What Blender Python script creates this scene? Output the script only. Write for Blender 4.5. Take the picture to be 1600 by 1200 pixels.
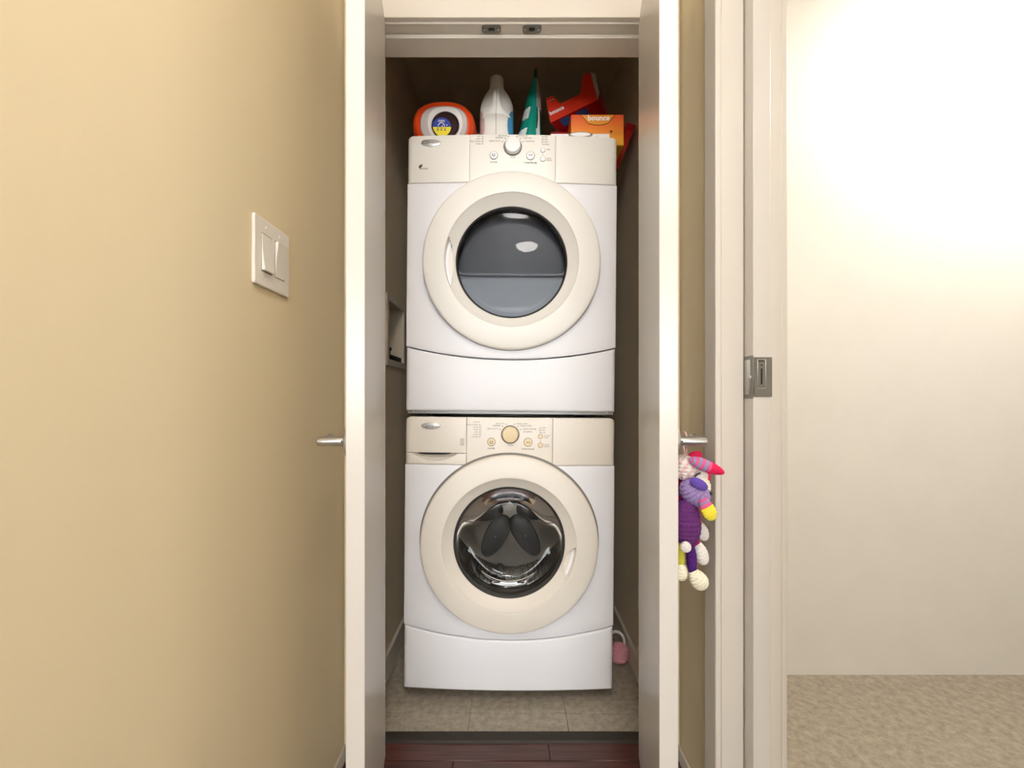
import bpy, math, random
from mathutils import Matrix, Vector
random.seed(7)
PI = math.pi
for o in list(bpy.data.objects): bpy.data.objects.remove(o, do_unlink=True)
SC = bpy.context.scene
COL = SC.collection

# ------------------------------------------------------------------ camera, world, exposure
cd = bpy.data.cameras.new('camera'); cam = bpy.data.objects.new('camera', cd); COL.objects.link(cam)
CAM_H = 0.995
cam.location = (0, 0, CAM_H); cam.rotation_euler = (PI/2, 0, 0)
cd.sensor_fit = 'HORIZONTAL'; cd.sensor_width = 36; cd.lens = 36*700/1600; cd.shift_y = 0.0125
cd.clip_start = 0.02
SC.camera = cam
w = bpy.data.worlds.new('world'); SC.world = w; w.use_nodes = True
w.node_tree.nodes['Background'].inputs[0].default_value = (0.98, 0.985, 1.0, 1)
w.node_tree.nodes['Background'].inputs[1].default_value = 6.6
SC.view_settings.view_transform = 'Standard'; SC.view_settings.look = 'None'
SC.view_settings.gamma = 1; SC.view_settings.use_curve_mapping = False
SC.view_settings.exposure = 1.27
LAMP = 24.0; LAMP_FILL = 22.0          # ceiling lamp strength, then that of the added side room fill lamp

# ------------------------------------------------------------------ materials
def lin(c):
    return tuple(((v/255)/12.92 if v/255 <= .04045 else ((v/255+.055)/1.055)**2.4) for v in c)
MATS = {}
def mat(name, rgb, rough=.5, metal=0, var=.03, scale=8, bump=0, bscale=60, spec=.5, coat=0, emit=None):
    m = bpy.data.materials.new(name); m.use_nodes = True; MATS[name] = m
    nt = m.node_tree; b = nt.nodes['Principled BSDF']
    c = lin(rgb)
    tc = nt.nodes.new('ShaderNodeTexCoord')
    nz = nt.nodes.new('ShaderNodeTexNoise'); nz.inputs['Scale'].default_value = scale; nz.inputs['Detail'].default_value = 4
    nt.links.new(tc.outputs['Object'], nz.inputs['Vector'])
    mx = nt.nodes.new('ShaderNodeMix'); mx.data_type = 'RGBA'
    mx.inputs[6].default_value = tuple(max(0, v*(1-var)) for v in c)+(1,)
    mx.inputs[7].default_value = tuple(min(1, v*(1+var)) for v in c)+(1,)
    nt.links.new(nz.outputs['Fac'], mx.inputs[0]); nt.links.new(mx.outputs[2], b.inputs['Base Color'])
    b.inputs['Roughness'].default_value = rough; b.inputs['Metallic'].default_value = metal
    b.inputs['Specular IOR Level'].default_value = spec; b.inputs['Coat Weight'].default_value = coat
    if bump:
        n2 = nt.nodes.new('ShaderNodeTexNoise'); n2.inputs['Scale'].default_value = bscale; n2.inputs['Detail'].default_value = 3
        nt.links.new(tc.outputs['Object'], n2.inputs['Vector'])
        bp = nt.nodes.new('ShaderNodeBump'); bp.inputs['Strength'].default_value = bump; bp.inputs['Distance'].default_value = .002
        nt.links.new(n2.outputs['Fac'], bp.inputs['Height']); nt.links.new(bp.outputs[0], b.inputs['Normal'])
    if emit:
        b.inputs['Emission Color'].default_value = lin(emit[0])+(1,); b.inputs['Emission Strength'].default_value = emit[1]
    return m
wall_m = mat('wall_paint', (228, 211, 175), .75, var=.015, bump=.06, bscale=220)
room_m = mat('room_paint', (236, 230, 220), .75)
closet_m = mat('closet_paint', (220, 205, 178), .8, var=.02, bump=.06, bscale=220)
ceil_m = mat('ceiling_paint', (238, 234, 226), .85, bump=.1, bscale=150)
white_wall = mat('side_room_paint', (244, 242, 238), .7)
trim_m = mat('trim_paint', (220, 212, 200), .35, var=.01, bump=.03, bscale=90)
door_m = mat('door_paint', (216, 210, 201), .27, var=.012, bump=.03, bscale=40)
base_m = mat('baseboard_paint', (222, 212, 196), .4)
mach_w = mat('machine_white', (243, 242, 245), .42, var=.006)
mach_c = mat('machine_cream', (241, 237, 229), .38, var=.006)
mach_c2 = mat('machine_cream_old', (239, 231, 218), .38, var=.008)
knob_w = mat('knob_white', (240, 240, 240), .35)
knob_y = mat('knob_yellowed', (238, 216, 172), .4)
steel = mat('brushed_steel', (190, 190, 188), .3, 1, var=.05, scale=40)
chrome = mat('badge_silver', (205, 204, 200), .3, .55)
lock_m = mat('lock_steel', (138, 136, 131), .36, 1, var=.08, scale=60)
darkplate = mat('catch_plate', (120, 115, 106), .4, .8)
black_m = mat('black_plastic', (20, 19, 18), .45)
gasket_m = mat('gasket_rubber', (52, 50, 47), .5)
grey_m = mat('grey_metal', (150, 150, 146), .4, .4)
gap_m = mat('door_shadow_grey', (128, 124, 116), .6)  # grey of the painted shadow line around the door rings
ink_m = mat('print_grey', (120, 112, 104), .6)
ink_d = mat('print_dark', (70, 64, 60), .6)
strip_m = mat('threshold_wood', (46, 38, 30), .65, var=.25, scale=30, bump=.2)
inner_grey = mat('dryer_inner_panel', (150, 153, 158), .28, var=.02)
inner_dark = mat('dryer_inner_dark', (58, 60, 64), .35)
orange_m = mat('jug_orange', (226, 72, 24), .3)
jgrey = mat('jug_label_grey', (190, 182, 180), .35)
jwhite = mat('jug_white', (232, 228, 224), .3)
jcap = mat('jug_cap', (38, 8, 14), .25)
blue_m = mat('sticker_blue', (30, 60, 160), .4)
yellow_m = mat('sticker_yellow', (236, 218, 40), .4)
white_p = mat('print_white', (245, 243, 240), .5)
bottle_m = mat('bottle_plastic', (240, 236, 228), .32)
label_b = mat('label_blue', (70, 150, 200), .35)
teal_m = mat('pouch_teal', (14, 140, 122), .28, var=.06, scale=30, bump=.4, bscale=40)
tdark = mat('pouch_dark_teal', (8, 72, 62), .35)
pwhite = mat('pouch_white', (226, 228, 226), .35, bump=.3, bscale=40)
pgrey = mat('pouch_grey', (172, 172, 168), .4)
red_m = mat('carton_red', (226, 52, 24), .4)
dred_m = mat('carton_dark_red', (176, 16, 20), .4)
cardin = mat('carton_inside', (92, 70, 54), .8)
cardw = mat('carton_white_inside', (228, 224, 218), .7)
picblue = mat('carton_blue_print', (70, 100, 160), .4, var=.5, scale=40)
flap_m = mat('flap_orange', (232, 150, 30), .4)
line_m = mat('flap_outline', (120, 58, 18), .5)
fillglass = mat('fill_glass_side_room', (255, 250, 244), .4, emit=((255, 250, 242), LAMP_FILL))
lampbase = mat('lamp_base', (200, 198, 192), .4)
lampglass = mat('lamp_glass', (255, 246, 232), .4, emit=((255, 249, 244), LAMP))
plate_m = mat('switch_plastic', (236, 230, 220), .3)

# printed gradient of the orange carton
def carton_orange():
    m = mat('carton_orange', (236, 110, 30), .4); nt = m.node_tree; b = nt.nodes['Principled BSDF']
    tc = nt.nodes.new('ShaderNodeTexCoord'); sp = nt.nodes.new('ShaderNodeSeparateXYZ')
    nt.links.new(tc.outputs['Generated'], sp.inputs[0])
    r = nt.nodes.new('ShaderNodeValToRGB'); e = r.color_ramp.elements
    e[0].position = .0; e[0].color = lin((248, 190, 50))+(1,)
    e[1].position = 1.0; e[1].color = lin((228, 78, 24))+(1,)
    k = e.new(.45); k.color = lin((242, 140, 36))+(1,)
    nt.links.new(sp.outputs['Z'], r.inputs[0]); nt.links.new(r.outputs[0], b.inputs['Base Color'])
    return m
orange_box = carton_orange()

def wood():
    m = bpy.data.materials.new('hall_hardwood'); m.use_nodes = True
    nt = m.node_tree; b = nt.nodes['Principled BSDF']
    tc = nt.nodes.new('ShaderNodeTexCoord'); oi = nt.nodes.new('ShaderNodeObjectInfo')
    mp = nt.nodes.new('ShaderNodeMapping'); mp.inputs['Scale'].default_value = (3, 60, 20)
    ad = nt.nodes.new('ShaderNodeVectorMath'); ad.operation = 'ADD'
    nt.links.new(tc.outputs['Object'], ad.inputs[0]); nt.links.new(oi.outputs['Random'], ad.inputs[1])
    nt.links.new(ad.outputs[0], mp.inputs[0])
    nz = nt.nodes.new('ShaderNodeTexNoise'); nz.inputs['Scale'].default_value = 2; nz.inputs['Detail'].default_value = 8
    nt.links.new(mp.outputs[0], nz.inputs['Vector'])
    r = nt.nodes.new('ShaderNodeValToRGB'); e = r.color_ramp.elements
    e[0].position = .3; e[0].color = lin((58, 32, 28))+(1,); e[1].position = .75; e[1].color = lin((96, 58, 50))+(1,)
    nt.links.new(nz.outputs['Fac'], r.inputs[0])
    hs = nt.nodes.new('ShaderNodeHueSaturation')
    mr = nt.nodes.new('ShaderNodeMapRange'); mr.inputs[3].default_value = .75; mr.inputs[4].default_value = 1.2
    nt.links.new(oi.outputs['Random'], mr.inputs[0]); nt.links.new(mr.outputs[0], hs.inputs['Value'])
    nt.links.new(r.outputs[0], hs.inputs['Color']); nt.links.new(hs.outputs[0], b.inputs['Base Color'])
    b.inputs['Roughness'].default_value = .32
    return m
wood_m = wood()

def tile():
    m = bpy.data.materials.new('closet_tile'); m.use_nodes = True
    nt = m.node_tree; b = nt.nodes['Principled BSDF']
    tc = nt.nodes.new('ShaderNodeTexCoord')
    nz = nt.nodes.new('ShaderNodeTexNoise'); nz.inputs['Scale'].default_value = 45; nz.inputs['Detail'].default_value = 8; nz.inputs['Roughness'].default_value = .7
    nt.links.new(tc.outputs['Object'], nz.inputs['Vector'])
    r = nt.nodes.new('ShaderNodeValToRGB'); e = r.color_ramp.elements
    e[0].position = .35; e[0].color = lin((146, 136, 120))+(1,); e[1].position = .7; e[1].color = lin((186, 176, 159))+(1,)
    nt.links.new(nz.outputs['Fac'], r.inputs[0]); nt.links.new(r.outputs[0], b.inputs['Base Color'])
    b.inputs['Roughness'].default_value = .5
    return m
tile_m = tile(); grout_m = mat('grout', (150, 138, 120), .8)

def glass(name, tint, refl):
    m = bpy.data.materials.new(name); m.use_nodes = True
    nt = m.node_tree; nt.nodes.clear()
    out = nt.nodes.new('ShaderNodeOutputMaterial'); mx = nt.nodes.new('ShaderNodeMixShader')
    tr = nt.nodes.new('ShaderNodeBsdfTransparent'); tr.inputs[0].default_value = tint+(1,)
    gl = nt.nodes.new('ShaderNodeBsdfGlossy'); gl.inputs['Roughness'].default_value = .03
    fr = nt.nodes.new('ShaderNodeFresnel'); fr.inputs['IOR'].default_value = refl
    nt.links.new(fr.outputs[0], mx.inputs[0]); nt.links.new(tr.outputs[0], mx.inputs[1]); nt.links.new(gl.outputs[0], mx.inputs[2])
    nt.links.new(mx.outputs[0], out.inputs[0])
    return m
glass_w = glass('washer_glass', (.80, .81, .80), 1.45)
glass_d = glass('dryer_glass', (.75, .77, .80), 1.24)

def drum():
    m = mat('drum_steel', (200, 198, 194), .35, 1); nt = m.node_tree; b = nt.nodes['Principled BSDF']
    tc = nt.nodes.new('ShaderNodeTexCoord'); v = nt.nodes.new('ShaderNodeTexVoronoi'); v.inputs['Scale'].default_value = 130
    v.inputs['Randomness'].default_value = .25
    nt.links.new(tc.outputs['Object'], v.inputs['Vector'])
    r = nt.nodes.new('ShaderNodeValToRGB'); e = r.color_ramp.elements
    e[0].position = .28; e[0].color = (.01, .01, .01, 1); e[1].position = .36; e[1].color = lin((205, 203, 200))+(1,)
    nt.links.new(v.outputs['Distance'], r.inputs[0]); nt.links.new(r.outputs[0], b.inputs['Base Color'])
    bp = nt.nodes.new('ShaderNodeBump'); bp.inputs['Strength'].default_value = .7; bp.inputs['Distance'].default_value = .002
    nt.links.new(v.outputs['Distance'], bp.inputs['Height']); nt.links.new(bp.outputs[0], b.inputs['Normal'])
    return m
drum_m = drum(); back_m = mat('drum_back_steel', (138, 131, 122), .35, .7)

def yarn(name, rgb): return mat('yarn_'+name, rgb, .95, var=.12, scale=400, bump=.5, bscale=700, spec=.15)
Y = {n: yarn(n, c) for n, c in dict(purple=(104, 52, 112), lilac=(160, 136, 186), violet=(104, 80, 170), cream=(240, 234, 208),
     white=(238, 232, 226), yellow=(244, 226, 74), olive=(204, 196, 70), dpurple=(78, 36, 112), pink=(238, 66, 110), hot=(236, 44, 92),
     blush=(236, 196, 190), magenta=(176, 34, 96), rose=(226, 96, 140), bluegrey=(150, 150, 190), ball=(232, 164, 172)).items()}

# ------------------------------------------------------------------ mesh helpers
class MB:
    def __init__(s): s.v = []; s.f = []; s.mi = []
    def add(s, vs, fs, M=None, mi=0):
        n = len(s.v)
        s.v += [tuple(M @ Vector(p)) if M else tuple(p) for p in vs]
        for k, f in enumerate(fs):
            s.f.append([i+n for i in f]); s.mi.append(mi[k] if isinstance(mi, list) else mi)
        return s
    def box(s, x0, x1, y0, y1, z0, z1, M=None, mi=0):
        vs = [(x, y, z) for z in (z0, z1) for y in (y0, y1) for x in (x0, x1)]
        return s.add(vs, [(0, 2, 3, 1), (4, 5, 7, 6), (0, 1, 5, 4), (2, 6, 7, 3), (0, 4, 6, 2), (1, 3, 7, 5)], M, mi)
    def grid(s, rows, closeu=True, capa=False, capb=False, mi=0, mf=None, M=None):
        n = len(rows[0]); vs = [p for r in rows for p in r]; fs = []; ms = []
        for i in range(len(rows)-1):
            for j in range(n if closeu else n-1):
                a = i*n+j; b = i*n+(j+1) % n
                fs.append((a, b, b+n, a+n)); ms.append(mf(i, j) if mf else mi)
        if capa: fs.append(tuple(range(n-1, -1, -1))); ms.append(mf(0, 0) if mf else mi)
        if capb: fs.append(tuple(range((len(rows)-1)*n, len(rows)*n))); ms.append(mf(len(rows)-2, 0) if mf else mi)
        return s.add(vs, fs, M, ms)
    def lathe_y(s, prof, cx=0, cz=0, seg=64, capa=False, capb=False, mi=0, M=None, y0=0):
        rows = [[(cx+r*math.cos(2*PI*k/seg), y0+y, cz+r*math.sin(2*PI*k/seg)) for k in range(seg)] for r, y in prof]
        return s.grid(rows, True, capa, capb, mi, None, M)
    def lathe_z(s, prof, seg=48, capa=True, capb=True, mi=0, M=None):
        rows = [[(r*math.cos(2*PI*k/seg), r*math.sin(2*PI*k/seg), z) for k in range(seg)] for r, z in prof]
        return s.grid(rows, True, capa, capb, mi, None, M)
    def tube(s, pts, rad, seg=12, mi=0, M=None, closed=False):
        pts = [Vector(p) for p in pts]; n = len(pts); rows = []
        up = Vector((0, 0, 1)); 
        for i, p in enumerate(pts):
            if closed: t = pts[(i+1) % n]-pts[i-1]
            else: t = pts[min(i+1, n-1)]-pts[max(i-1, 0)]
            t.normalize(); a = t.cross(up)
            if a.length < .05: a = t.cross(Vector((1, 0, 0)))
            a.normalize(); b = t.cross(a); r = rad[i] if isinstance(rad, (list, tuple)) else rad
            rows.append([tuple(p+a*r*math.cos(2*PI*k/seg)+b*r*math.sin(2*PI*k/seg)) for k in range(seg)])
        if closed: rows.append(rows[0]); return s.grid(rows, True, False, False, mi, None, M)
        return s.grid(rows, True, True, True, mi, None, M)
    def prism(s, pts, y0, y1, mi=0, M=None, off=(0, 0)):       # outline in x,z extruded along y
        n = len(pts); vs = [(x, y0, z) for x, z in pts]+[(x+off[0], y1, z+off[1]) for x, z in pts]
        fs = [tuple(range(n)), tuple(range(2*n-1, n-1, -1))]+[(i, i+n, (i+1) % n+n, (i+1) % n) for i in range(n)]
        return s.add(vs, fs, M, mi)
    def build(s, name, mats, parent=None, smooth=True, bevel=0, seg=2, loc=None, rot=None, angle=35):
        me = bpy.data.meshes.new(name); me.from_pydata(s.v, [], s.f)
        for m in (mats if isinstance(mats, (list, tuple)) else [mats]): me.materials.append(m)
        for p, k in zip(me.polygons, s.mi): p.material_index = k
        import bmesh
        bm = bmesh.new(); bm.from_mesh(me); bmesh.ops.recalc_face_normals(bm, faces=bm.faces); 
        if smooth:
            for e in bm.edges: e.smooth = not (len(e.link_faces) == 2 and e.calc_face_angle(0) > math.radians(angle))
        bm.to_mesh(me); bm.free()
        for p in me.polygons: p.use_smooth = smooth
        me.update()
        o = bpy.data.objects.new(name, me); COL.objects.link(o)
        if parent: o.parent = parent
        if loc: o.location = loc
        if rot: o.rotation_euler = rot
        if bevel:
            b = o.modifiers.new('bevel', 'BEVEL'); b.width = bevel; b.segments = seg; b.limit_method = 'ANGLE'; b.angle_limit = math.radians(40)
            b.harden_normals = False
        return o
def ell(n, a, b, e=2.0, cx=0, cy=0):
    out = []
    for k in range(n):
        t = 2*PI*k/n; c, q = math.cos(t), math.sin(t)
        out.append((cx+a*math.copysign(abs(c)**(2/e), c), cy+b*math.copysign(abs(q)**(2/e), q)))
    return out
def tag(o, label, cat=None, group=None, kind=None):
    o['label'] = label
    if cat: o['category'] = cat
    if group: o['group'] = group
    if kind: o['kind'] = kind
    return o
def thing(name, label, cat, loc=(0, 0, 0), rot=(0, 0, 0), group=None):
    o = bpy.data.objects.new(name, None); COL.objects.link(o); o.location = loc; o.rotation_euler = rot
    o.empty_display_size = .05
    return tag(o, label, cat, group)
def struct(o, label): o['kind'] = 'structure'; o['label'] = label; return o
def text_into(mb, txt, size, x, z, y, align='CENTER', M=None, mi=0, ext=.0002, shear=0, bold=0):
    cu = bpy.data.curves.new('t', 'FONT'); cu.body = txt; cu.size = size; cu.align_x = align; cu.align_y = 'CENTER'
    cu.extrude = ext; cu.shear = shear; cu.offset = bold; cu.resolution_u = 3
    ob = bpy.data.objects.new('t', cu); COL.objects.link(ob)
    dg = bpy.context.evaluated_depsgraph_get(); me = ob.evaluated_get(dg).to_mesh()
    vs = [(x+v.co.x, y-v.co.z, z+v.co.y) for v in me.vertices]; fs = [tuple(p.vertices) for p in me.polygons]
    ob.evaluated_get(dg).to_mesh_clear()
    bpy.data.objects.remove(ob); bpy.data.curves.remove(cu)
    mb.add(vs, fs, M, mi)

# ------------------------------------------------------------------ the room
XW = .460; YW = 1.23; YIN = 1.338; XC = .45; YB = 2.30; ZC = 2.42; BACK = 0.0; RB = -5.2
ZJ = CAM_H+1.024; ZCAS = CAM_H+1.029; ZS = CAM_H+1.013
OW = .382
struct(MB().box(-XW-.1, -XW, BACK, YW+.005, 0, ZC+.1).build('wall_left', wall_m, smooth=False), 'tan painted side wall of the hall carrying the light switch')
# right wall with a doorway and a pocket for a sliding door
m = MB()
m.box(XW, .504, .982, YW+.005, 0, ZC+.1); m.box(.549, .588, .982, 1.9, 0, ZC+.1)
m.box(XW, .588, BACK, .982, 2.06, ZC+.1); m.box(XW, .588, BACK, .16, 0, 2.06); m.box(.504, .549, .982, 1.9, 2.06, ZC+.1)
struct(m.build('wall_right', wall_m, smooth=False), 'tan painted hall wall with a pocket door opening')
m = MB()
m.box(-XW-.1, -OW-.018, YW, YIN, 0, ZC+.1); m.box(OW+.018, .504, YW, YIN, 0, ZC+.1); m.box(-OW-.018, OW+.018, YW, YIN, ZJ+.018, ZC+.1)
struct(m.build('wall_front', wall_m, smooth=False), 'tan painted wall around the laundry closet opening')
m = MB()
m.box(-XC-.05, -XC, YIN, YB, 0, ZC+.1)
# recess of the outlet box is cut as a frame of boxes
m = MB()
by0, by1, bz0, bz1 = 1.605, 1.855, 1.12, 1.355
m.box(-XC-.1, -XC, YIN, by0, 0, ZC); m.box(-XC-.1, -XC, by1, YB, 0, ZC); m.box(-XC-.1, -XC, by0, by1, 0, bz0); m.box(-XC-.1, -XC, by0, by1, bz1, ZC)
struct(m.build('wall_closet_left', closet_m, smooth=False), 'beige closet side wall with the recessed outlet box')
struct(MB().box(XC, XC+.05, YIN, YB, 0, ZC).build('wall_closet_right', closet_m, smooth=False), 'plain beige closet side wall beside the crocheted ball')
struct(MB().box(-XC-.1, XC+.05, YB, YB+.05, 0, ZC+.1).build('wall_closet_back', closet_m, smooth=False), 'beige back wall of the closet behind the machines')
m = MB().box(-XC-.1, XC+.05, YIN, YB, ZC, ZC+.1)
cl = struct(m.build('ceiling_closet', closet_m, smooth=False), 'dim closet ceiling above the laundry products')
MB().box(-.278, .149, YIN, YB, ZC-.012, ZC+.001).build('panel', closet_m, cl, bevel=.002)
struct(MB().box(-2.1, 2.2, RB, YW, ZC, ZC+.1).build('ceiling', ceil_m, smooth=False), 'white hall ceiling with the round lamp')
# hall floor
fl = struct(MB().box(-2.1, 2.2, RB, 1.29, -.06, -.012).build('floor', black_m, smooth=False), 'dark reddish hardwood floor of the hall')
struct(MB().box(-2.1, 2.2, RB, -.36, -.012, 0).build('floor_room', wood_m, smooth=False), 'dark hardwood floor of the room behind the hall')
yy = 1.29; k = 0; PW = .066
while yy > -.3:
    offs = [.105, -.16, .33, -.05, .22, -.3, .0][k % 7]
    cuts = [-XW-.02, offs, XW+.13 if yy < .9 else XW+.02]
    for a, b in zip(cuts[:-1], cuts[1:]):
        o = MB().box(a+.0006, b-.0006, yy-PW+.0006, yy-.0006, -.012, 0).build('plank', wood_m, fl, bevel=.0012, seg=1)
    yy -= PW; k += 1
struct(MB().prism([(1.286, 0), (1.29, .006), (1.318, .009), (1.327, .004), (1.327, -.01), (1.286, -.01)], -OW-.01, OW+.01, M=Matrix(((0, 1, 0, 0), (1, 0, 0, 0), (0, 0, 1, 0), (0, 0, 0, 1)))).build('trim_threshold', strip_m, smooth=False), 'dark wooden threshold strip between hardwood and tile')
# closet floor of tiles
fc = struct(MB().box(-XC, XC, 1.29, YB, -.06, -.004).build('floor_closet', grout_m, smooth=False), 'greyish beige tiled closet floor')
xs = [-XC, -.431, -.131, .169, XC]; ys = [1.325, 1.41, 1.71, 2.01, YB]
for a, b in zip(xs[:-1], xs[1:]):
    for c, d in zip(ys[:-1], ys[1:]):
        MB().box(a+.0008, b-.0008, c+.0008, d-.0008, -.006, 0).build('tile', tile_m, fc, bevel=.0008, seg=1)
# baseboards
def bb(name, x0, x1, y0, y1, h, lab): return struct(MB().box(x0, x1, y0, y1, 0, h).build(name, base_m, bevel=.004, seg=2), lab)
bb('baseboard_left', -XW, -XW+.006, BACK, YW, .042, 'low painted baseboard under the light switch wall')
bb('baseboard_right', XW-.006, XW, 1.037, YW, .042, 'low painted baseboard behind the crocheted toys')
bb('baseboard_closet_left', -XC, -XC+.013, YIN, YB, .088, 'closet baseboard below the outlet box')
bb('baseboard_closet_right', XC-.013, XC, YIN, YB, .085, 'closet baseboard beside the crocheted ball')
# closet jamb, stops and casing
JT = .018
m = MB().box(-OW-JT, OW+JT, YW, YIN, ZJ, ZJ+JT)
hj = struct(m.build('trim_head_jamb', trim_m, bevel=.001, seg=1), 'painted head jamb of the closet with two metal catch plates')
MB().box(-OW, OW, 1.265, YIN, ZS, ZJ).build('door_stop', trim_m, hj, bevel=.0015)
for cx in (-.0573, .0553):
    p = MB()
    p.prism(ell(28, .0265, .0148, 5, cx, 1.2465), 0, .0022, M=Matrix(((1, 0, 0, 0), (0, 0, 1, 0), (0, -1, 0, ZJ), (0, 0, 0, 1))))
    cp = p.build('catch_plate', darkplate, hj, bevel=.0006)
    q = MB()
    for sx in (-.0195, .0195):
        q.lathe_z([(.0026, ZJ-.0034), (.0026, ZJ-.002)], 12, M=Matrix.Translation((cx+sx, 1.2465, 0)))
    q.build('screw', steel, cp)
    MB().box(cx-.008, cx+.008, 1.241, 1.252, ZJ-.0027, ZJ-.002).build('catch_slot', black_m, cp)
for n, sx in (('left', -1), ('right', 1)):
    a, b = sorted((sx*OW, sx*(OW+JT)))
    j = struct(MB().box(a, b, YW, YIN, 0, ZJ).build('trim_jamb_'+n, trim_m, bevel=.001, seg=1), 'painted side jamb at the %s door of the closet' % ('switch side' if sx < 0 else 'toy side'))
    a, b = sorted((sx*OW, sx*(OW-.011)))
    MB().box(a, b, 1.268, 1.299, .01, ZS).build('door_stop', trim_m, j, bevel=.0015)
    a, b = sorted((sx*(OW+.006), sx*(OW+.07)))
    struct(MB().box(a, b, 1.215, YW, 0, ZCAS).build('trim_casing_'+n, trim_m, bevel=.003), 'flat painted casing beside the closet opening, %s' % ('switch side' if sx < 0 else 'toy side'))
struct(MB().box(-OW-.07, OW+.07, 1.215, YW, ZCAS, ZCAS+.064).build('trim_casing_head', trim_m, bevel=.0015), 'flat painted head casing above the closet opening')
# pocket door opening trim on the right wall
struct(MB().box(XW-.015, XW, .98, 1.036, 0, 2.12).build('trim_pocket_casing', trim_m, bevel=.0025), 'narrow painted casing beside the pocket door')
m = MB().box(XW-.003, .5055, .978, .984, 0, 2.06); m.box(.548, .588, .978, .984, 0, 2.06)
struct(m.build('trim_pocket_jamb', trim_m, bevel=.001, seg=1), 'split painted jamb with the pocket door between')
struct(MB().box(.588, .603, .98, 1.044, 0, 2.12).build('trim_side_room_casing', trim_m, bevel=.0025), 'painted casing inside the side room')
# side room beyond the pocket door
m = MB().box(2.1, 2.2, 0, 1.7, 0, ZC); m.box(.588, 2.2, 1.6, 1.7, 0, ZC); m.box(.588, 2.2, 0, .06, 0, ZC)
struct(m.build('wall_side_room', white_wall, smooth=False), 'white walls of the side room beyond the pocket door')
struct(MB().box(.549, 2.2, YW, 1.7, ZC, ZC+.1).build('ceiling_side_room', ceil_m, smooth=False), 'white ceiling of the side room')
struct(MB().box(.6, 2.2, 0, 1.7, -.011, .002).build('floor_side_room', tile_m, smooth=False), 'beige floor of the side room')
MATS_WG = glass('window_glass', (.97, .98, .98), 1.4)
# the open room behind the camera
m = MB().box(-2.1, -2.0, RB, 0, 0, ZC); m.box(-2.1, -XW, 0, .1, 0, ZC); m.box(.588, 2.2, -.05, 0, 0, ZC); m.box(2.1, 2.2, RB, 0, 0, ZC)
struct(m.build('wall_room_sides', room_m, smooth=False), 'pale side walls of the room behind the hall')
m = MB().box(-2.1, -1.7, RB-.1, RB, 0, ZC); m.box(1.7, 2.2, RB-.1, RB, 0, ZC); m.box(-1.7, 1.7, RB-.1, RB, 0, .7); m.box(-1.7, 1.7, RB-.1, RB, 2.3, ZC)
struct(m.build('wall_room_back', room_m, smooth=False), 'pale far wall of the room behind the hall')
m = MB()
for a, b, c, d in ((-1.7, 1.7, .7, .76), (-1.7, 1.7, 2.24, 2.3), (-1.7, -1.64, .76, 2.24), (1.64, 1.7, .76, 2.24), (-.6, -.54, .76, 2.24), (.54, .6, .76, 2.24)): m.box(a, b, RB-.07, RB-.02, c, d)
wn = struct(m.build('fill_window_1', trim_m, bevel=.003), 'wide white framed window added behind the hall for frontal fill light')  # added unseen window, sends frontal light into hall and closet
for a, b in ((-1.64, -.6), (-.54, .54), (.6, 1.64)): MB().box(a, b, RB-.047, RB-.043, .76, 2.24).build('pane', MATS_WG, wn, smooth=False)

# ------------------------------------------------------------------ doors
def lever(door, sx):
    # on the outer face (local y = 0, outward = -y), close to the free edge
    hx = .318*sx; hz = .905
    h = MB(); h.lathe_y([(.0315, 0), (.0320, -.004), (.0305, -.009), (.019, -.0125), (.0115, -.014)], hx, hz, 40, True, True)
    hd = h.build('lever_rose', steel, door)
    n = MB()
    n.lathe_y([(.0095, -.010), (.0095, -.056), (.0085, -.064), (.006, -.066)], hx, hz, 28, True, True)
    pts = [(hx-sx*(-.002+.012*t), -.057-.004*math.sin(t*.9), hz) for t in [i*.85 for i in range(12)]]
    n.tube(pts, [.0085]*11+[.0072], 16)
    ln = n.build('lever', steel, hd)
    MB().lathe_y([(.0022, 0), (.0022, .0008)], 0, 0, 12, True, True, M=Matrix.Translation((hx+sx*.0094, -.0165, hz)) @ Matrix.Rotation(-PI/2*sx, 4, 'Z')).build('screw_hole', black_m, hd)
DT = .035; DWd = .378
def closet_door(name, sx, lab):
    # local frame: hinge at origin, closed leaf runs towards the centre, outer face at y = 0
    m = MB().box(min(0, sx*DWd), max(0, sx*DWd), 0, DT, .010, ZJ-.004)
    d = m.build(name, door_m, bevel=.0012, seg=2)
    struct(d, lab)
    d.location = (-sx*OW, 1.224, 0); d.rotation_euler = (0, 0, -sx*math.radians(80))
    lever(d, sx)
    for z in (.25, 1.02, 1.78):
        h = MB().lathe_z([(.0055, z-.045), (.0055, z+.045)], 14, M=Matrix.Translation((-sx*.001, -.002, 0)))
        h.build('hinge', steel, d)
    return d
closet_door('door_1', 1, 'white closet door leaf opened towards the light switch wall')
closet_door('door_2', -1, 'white closet door leaf with crocheted toys hanging from its lever')
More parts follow.
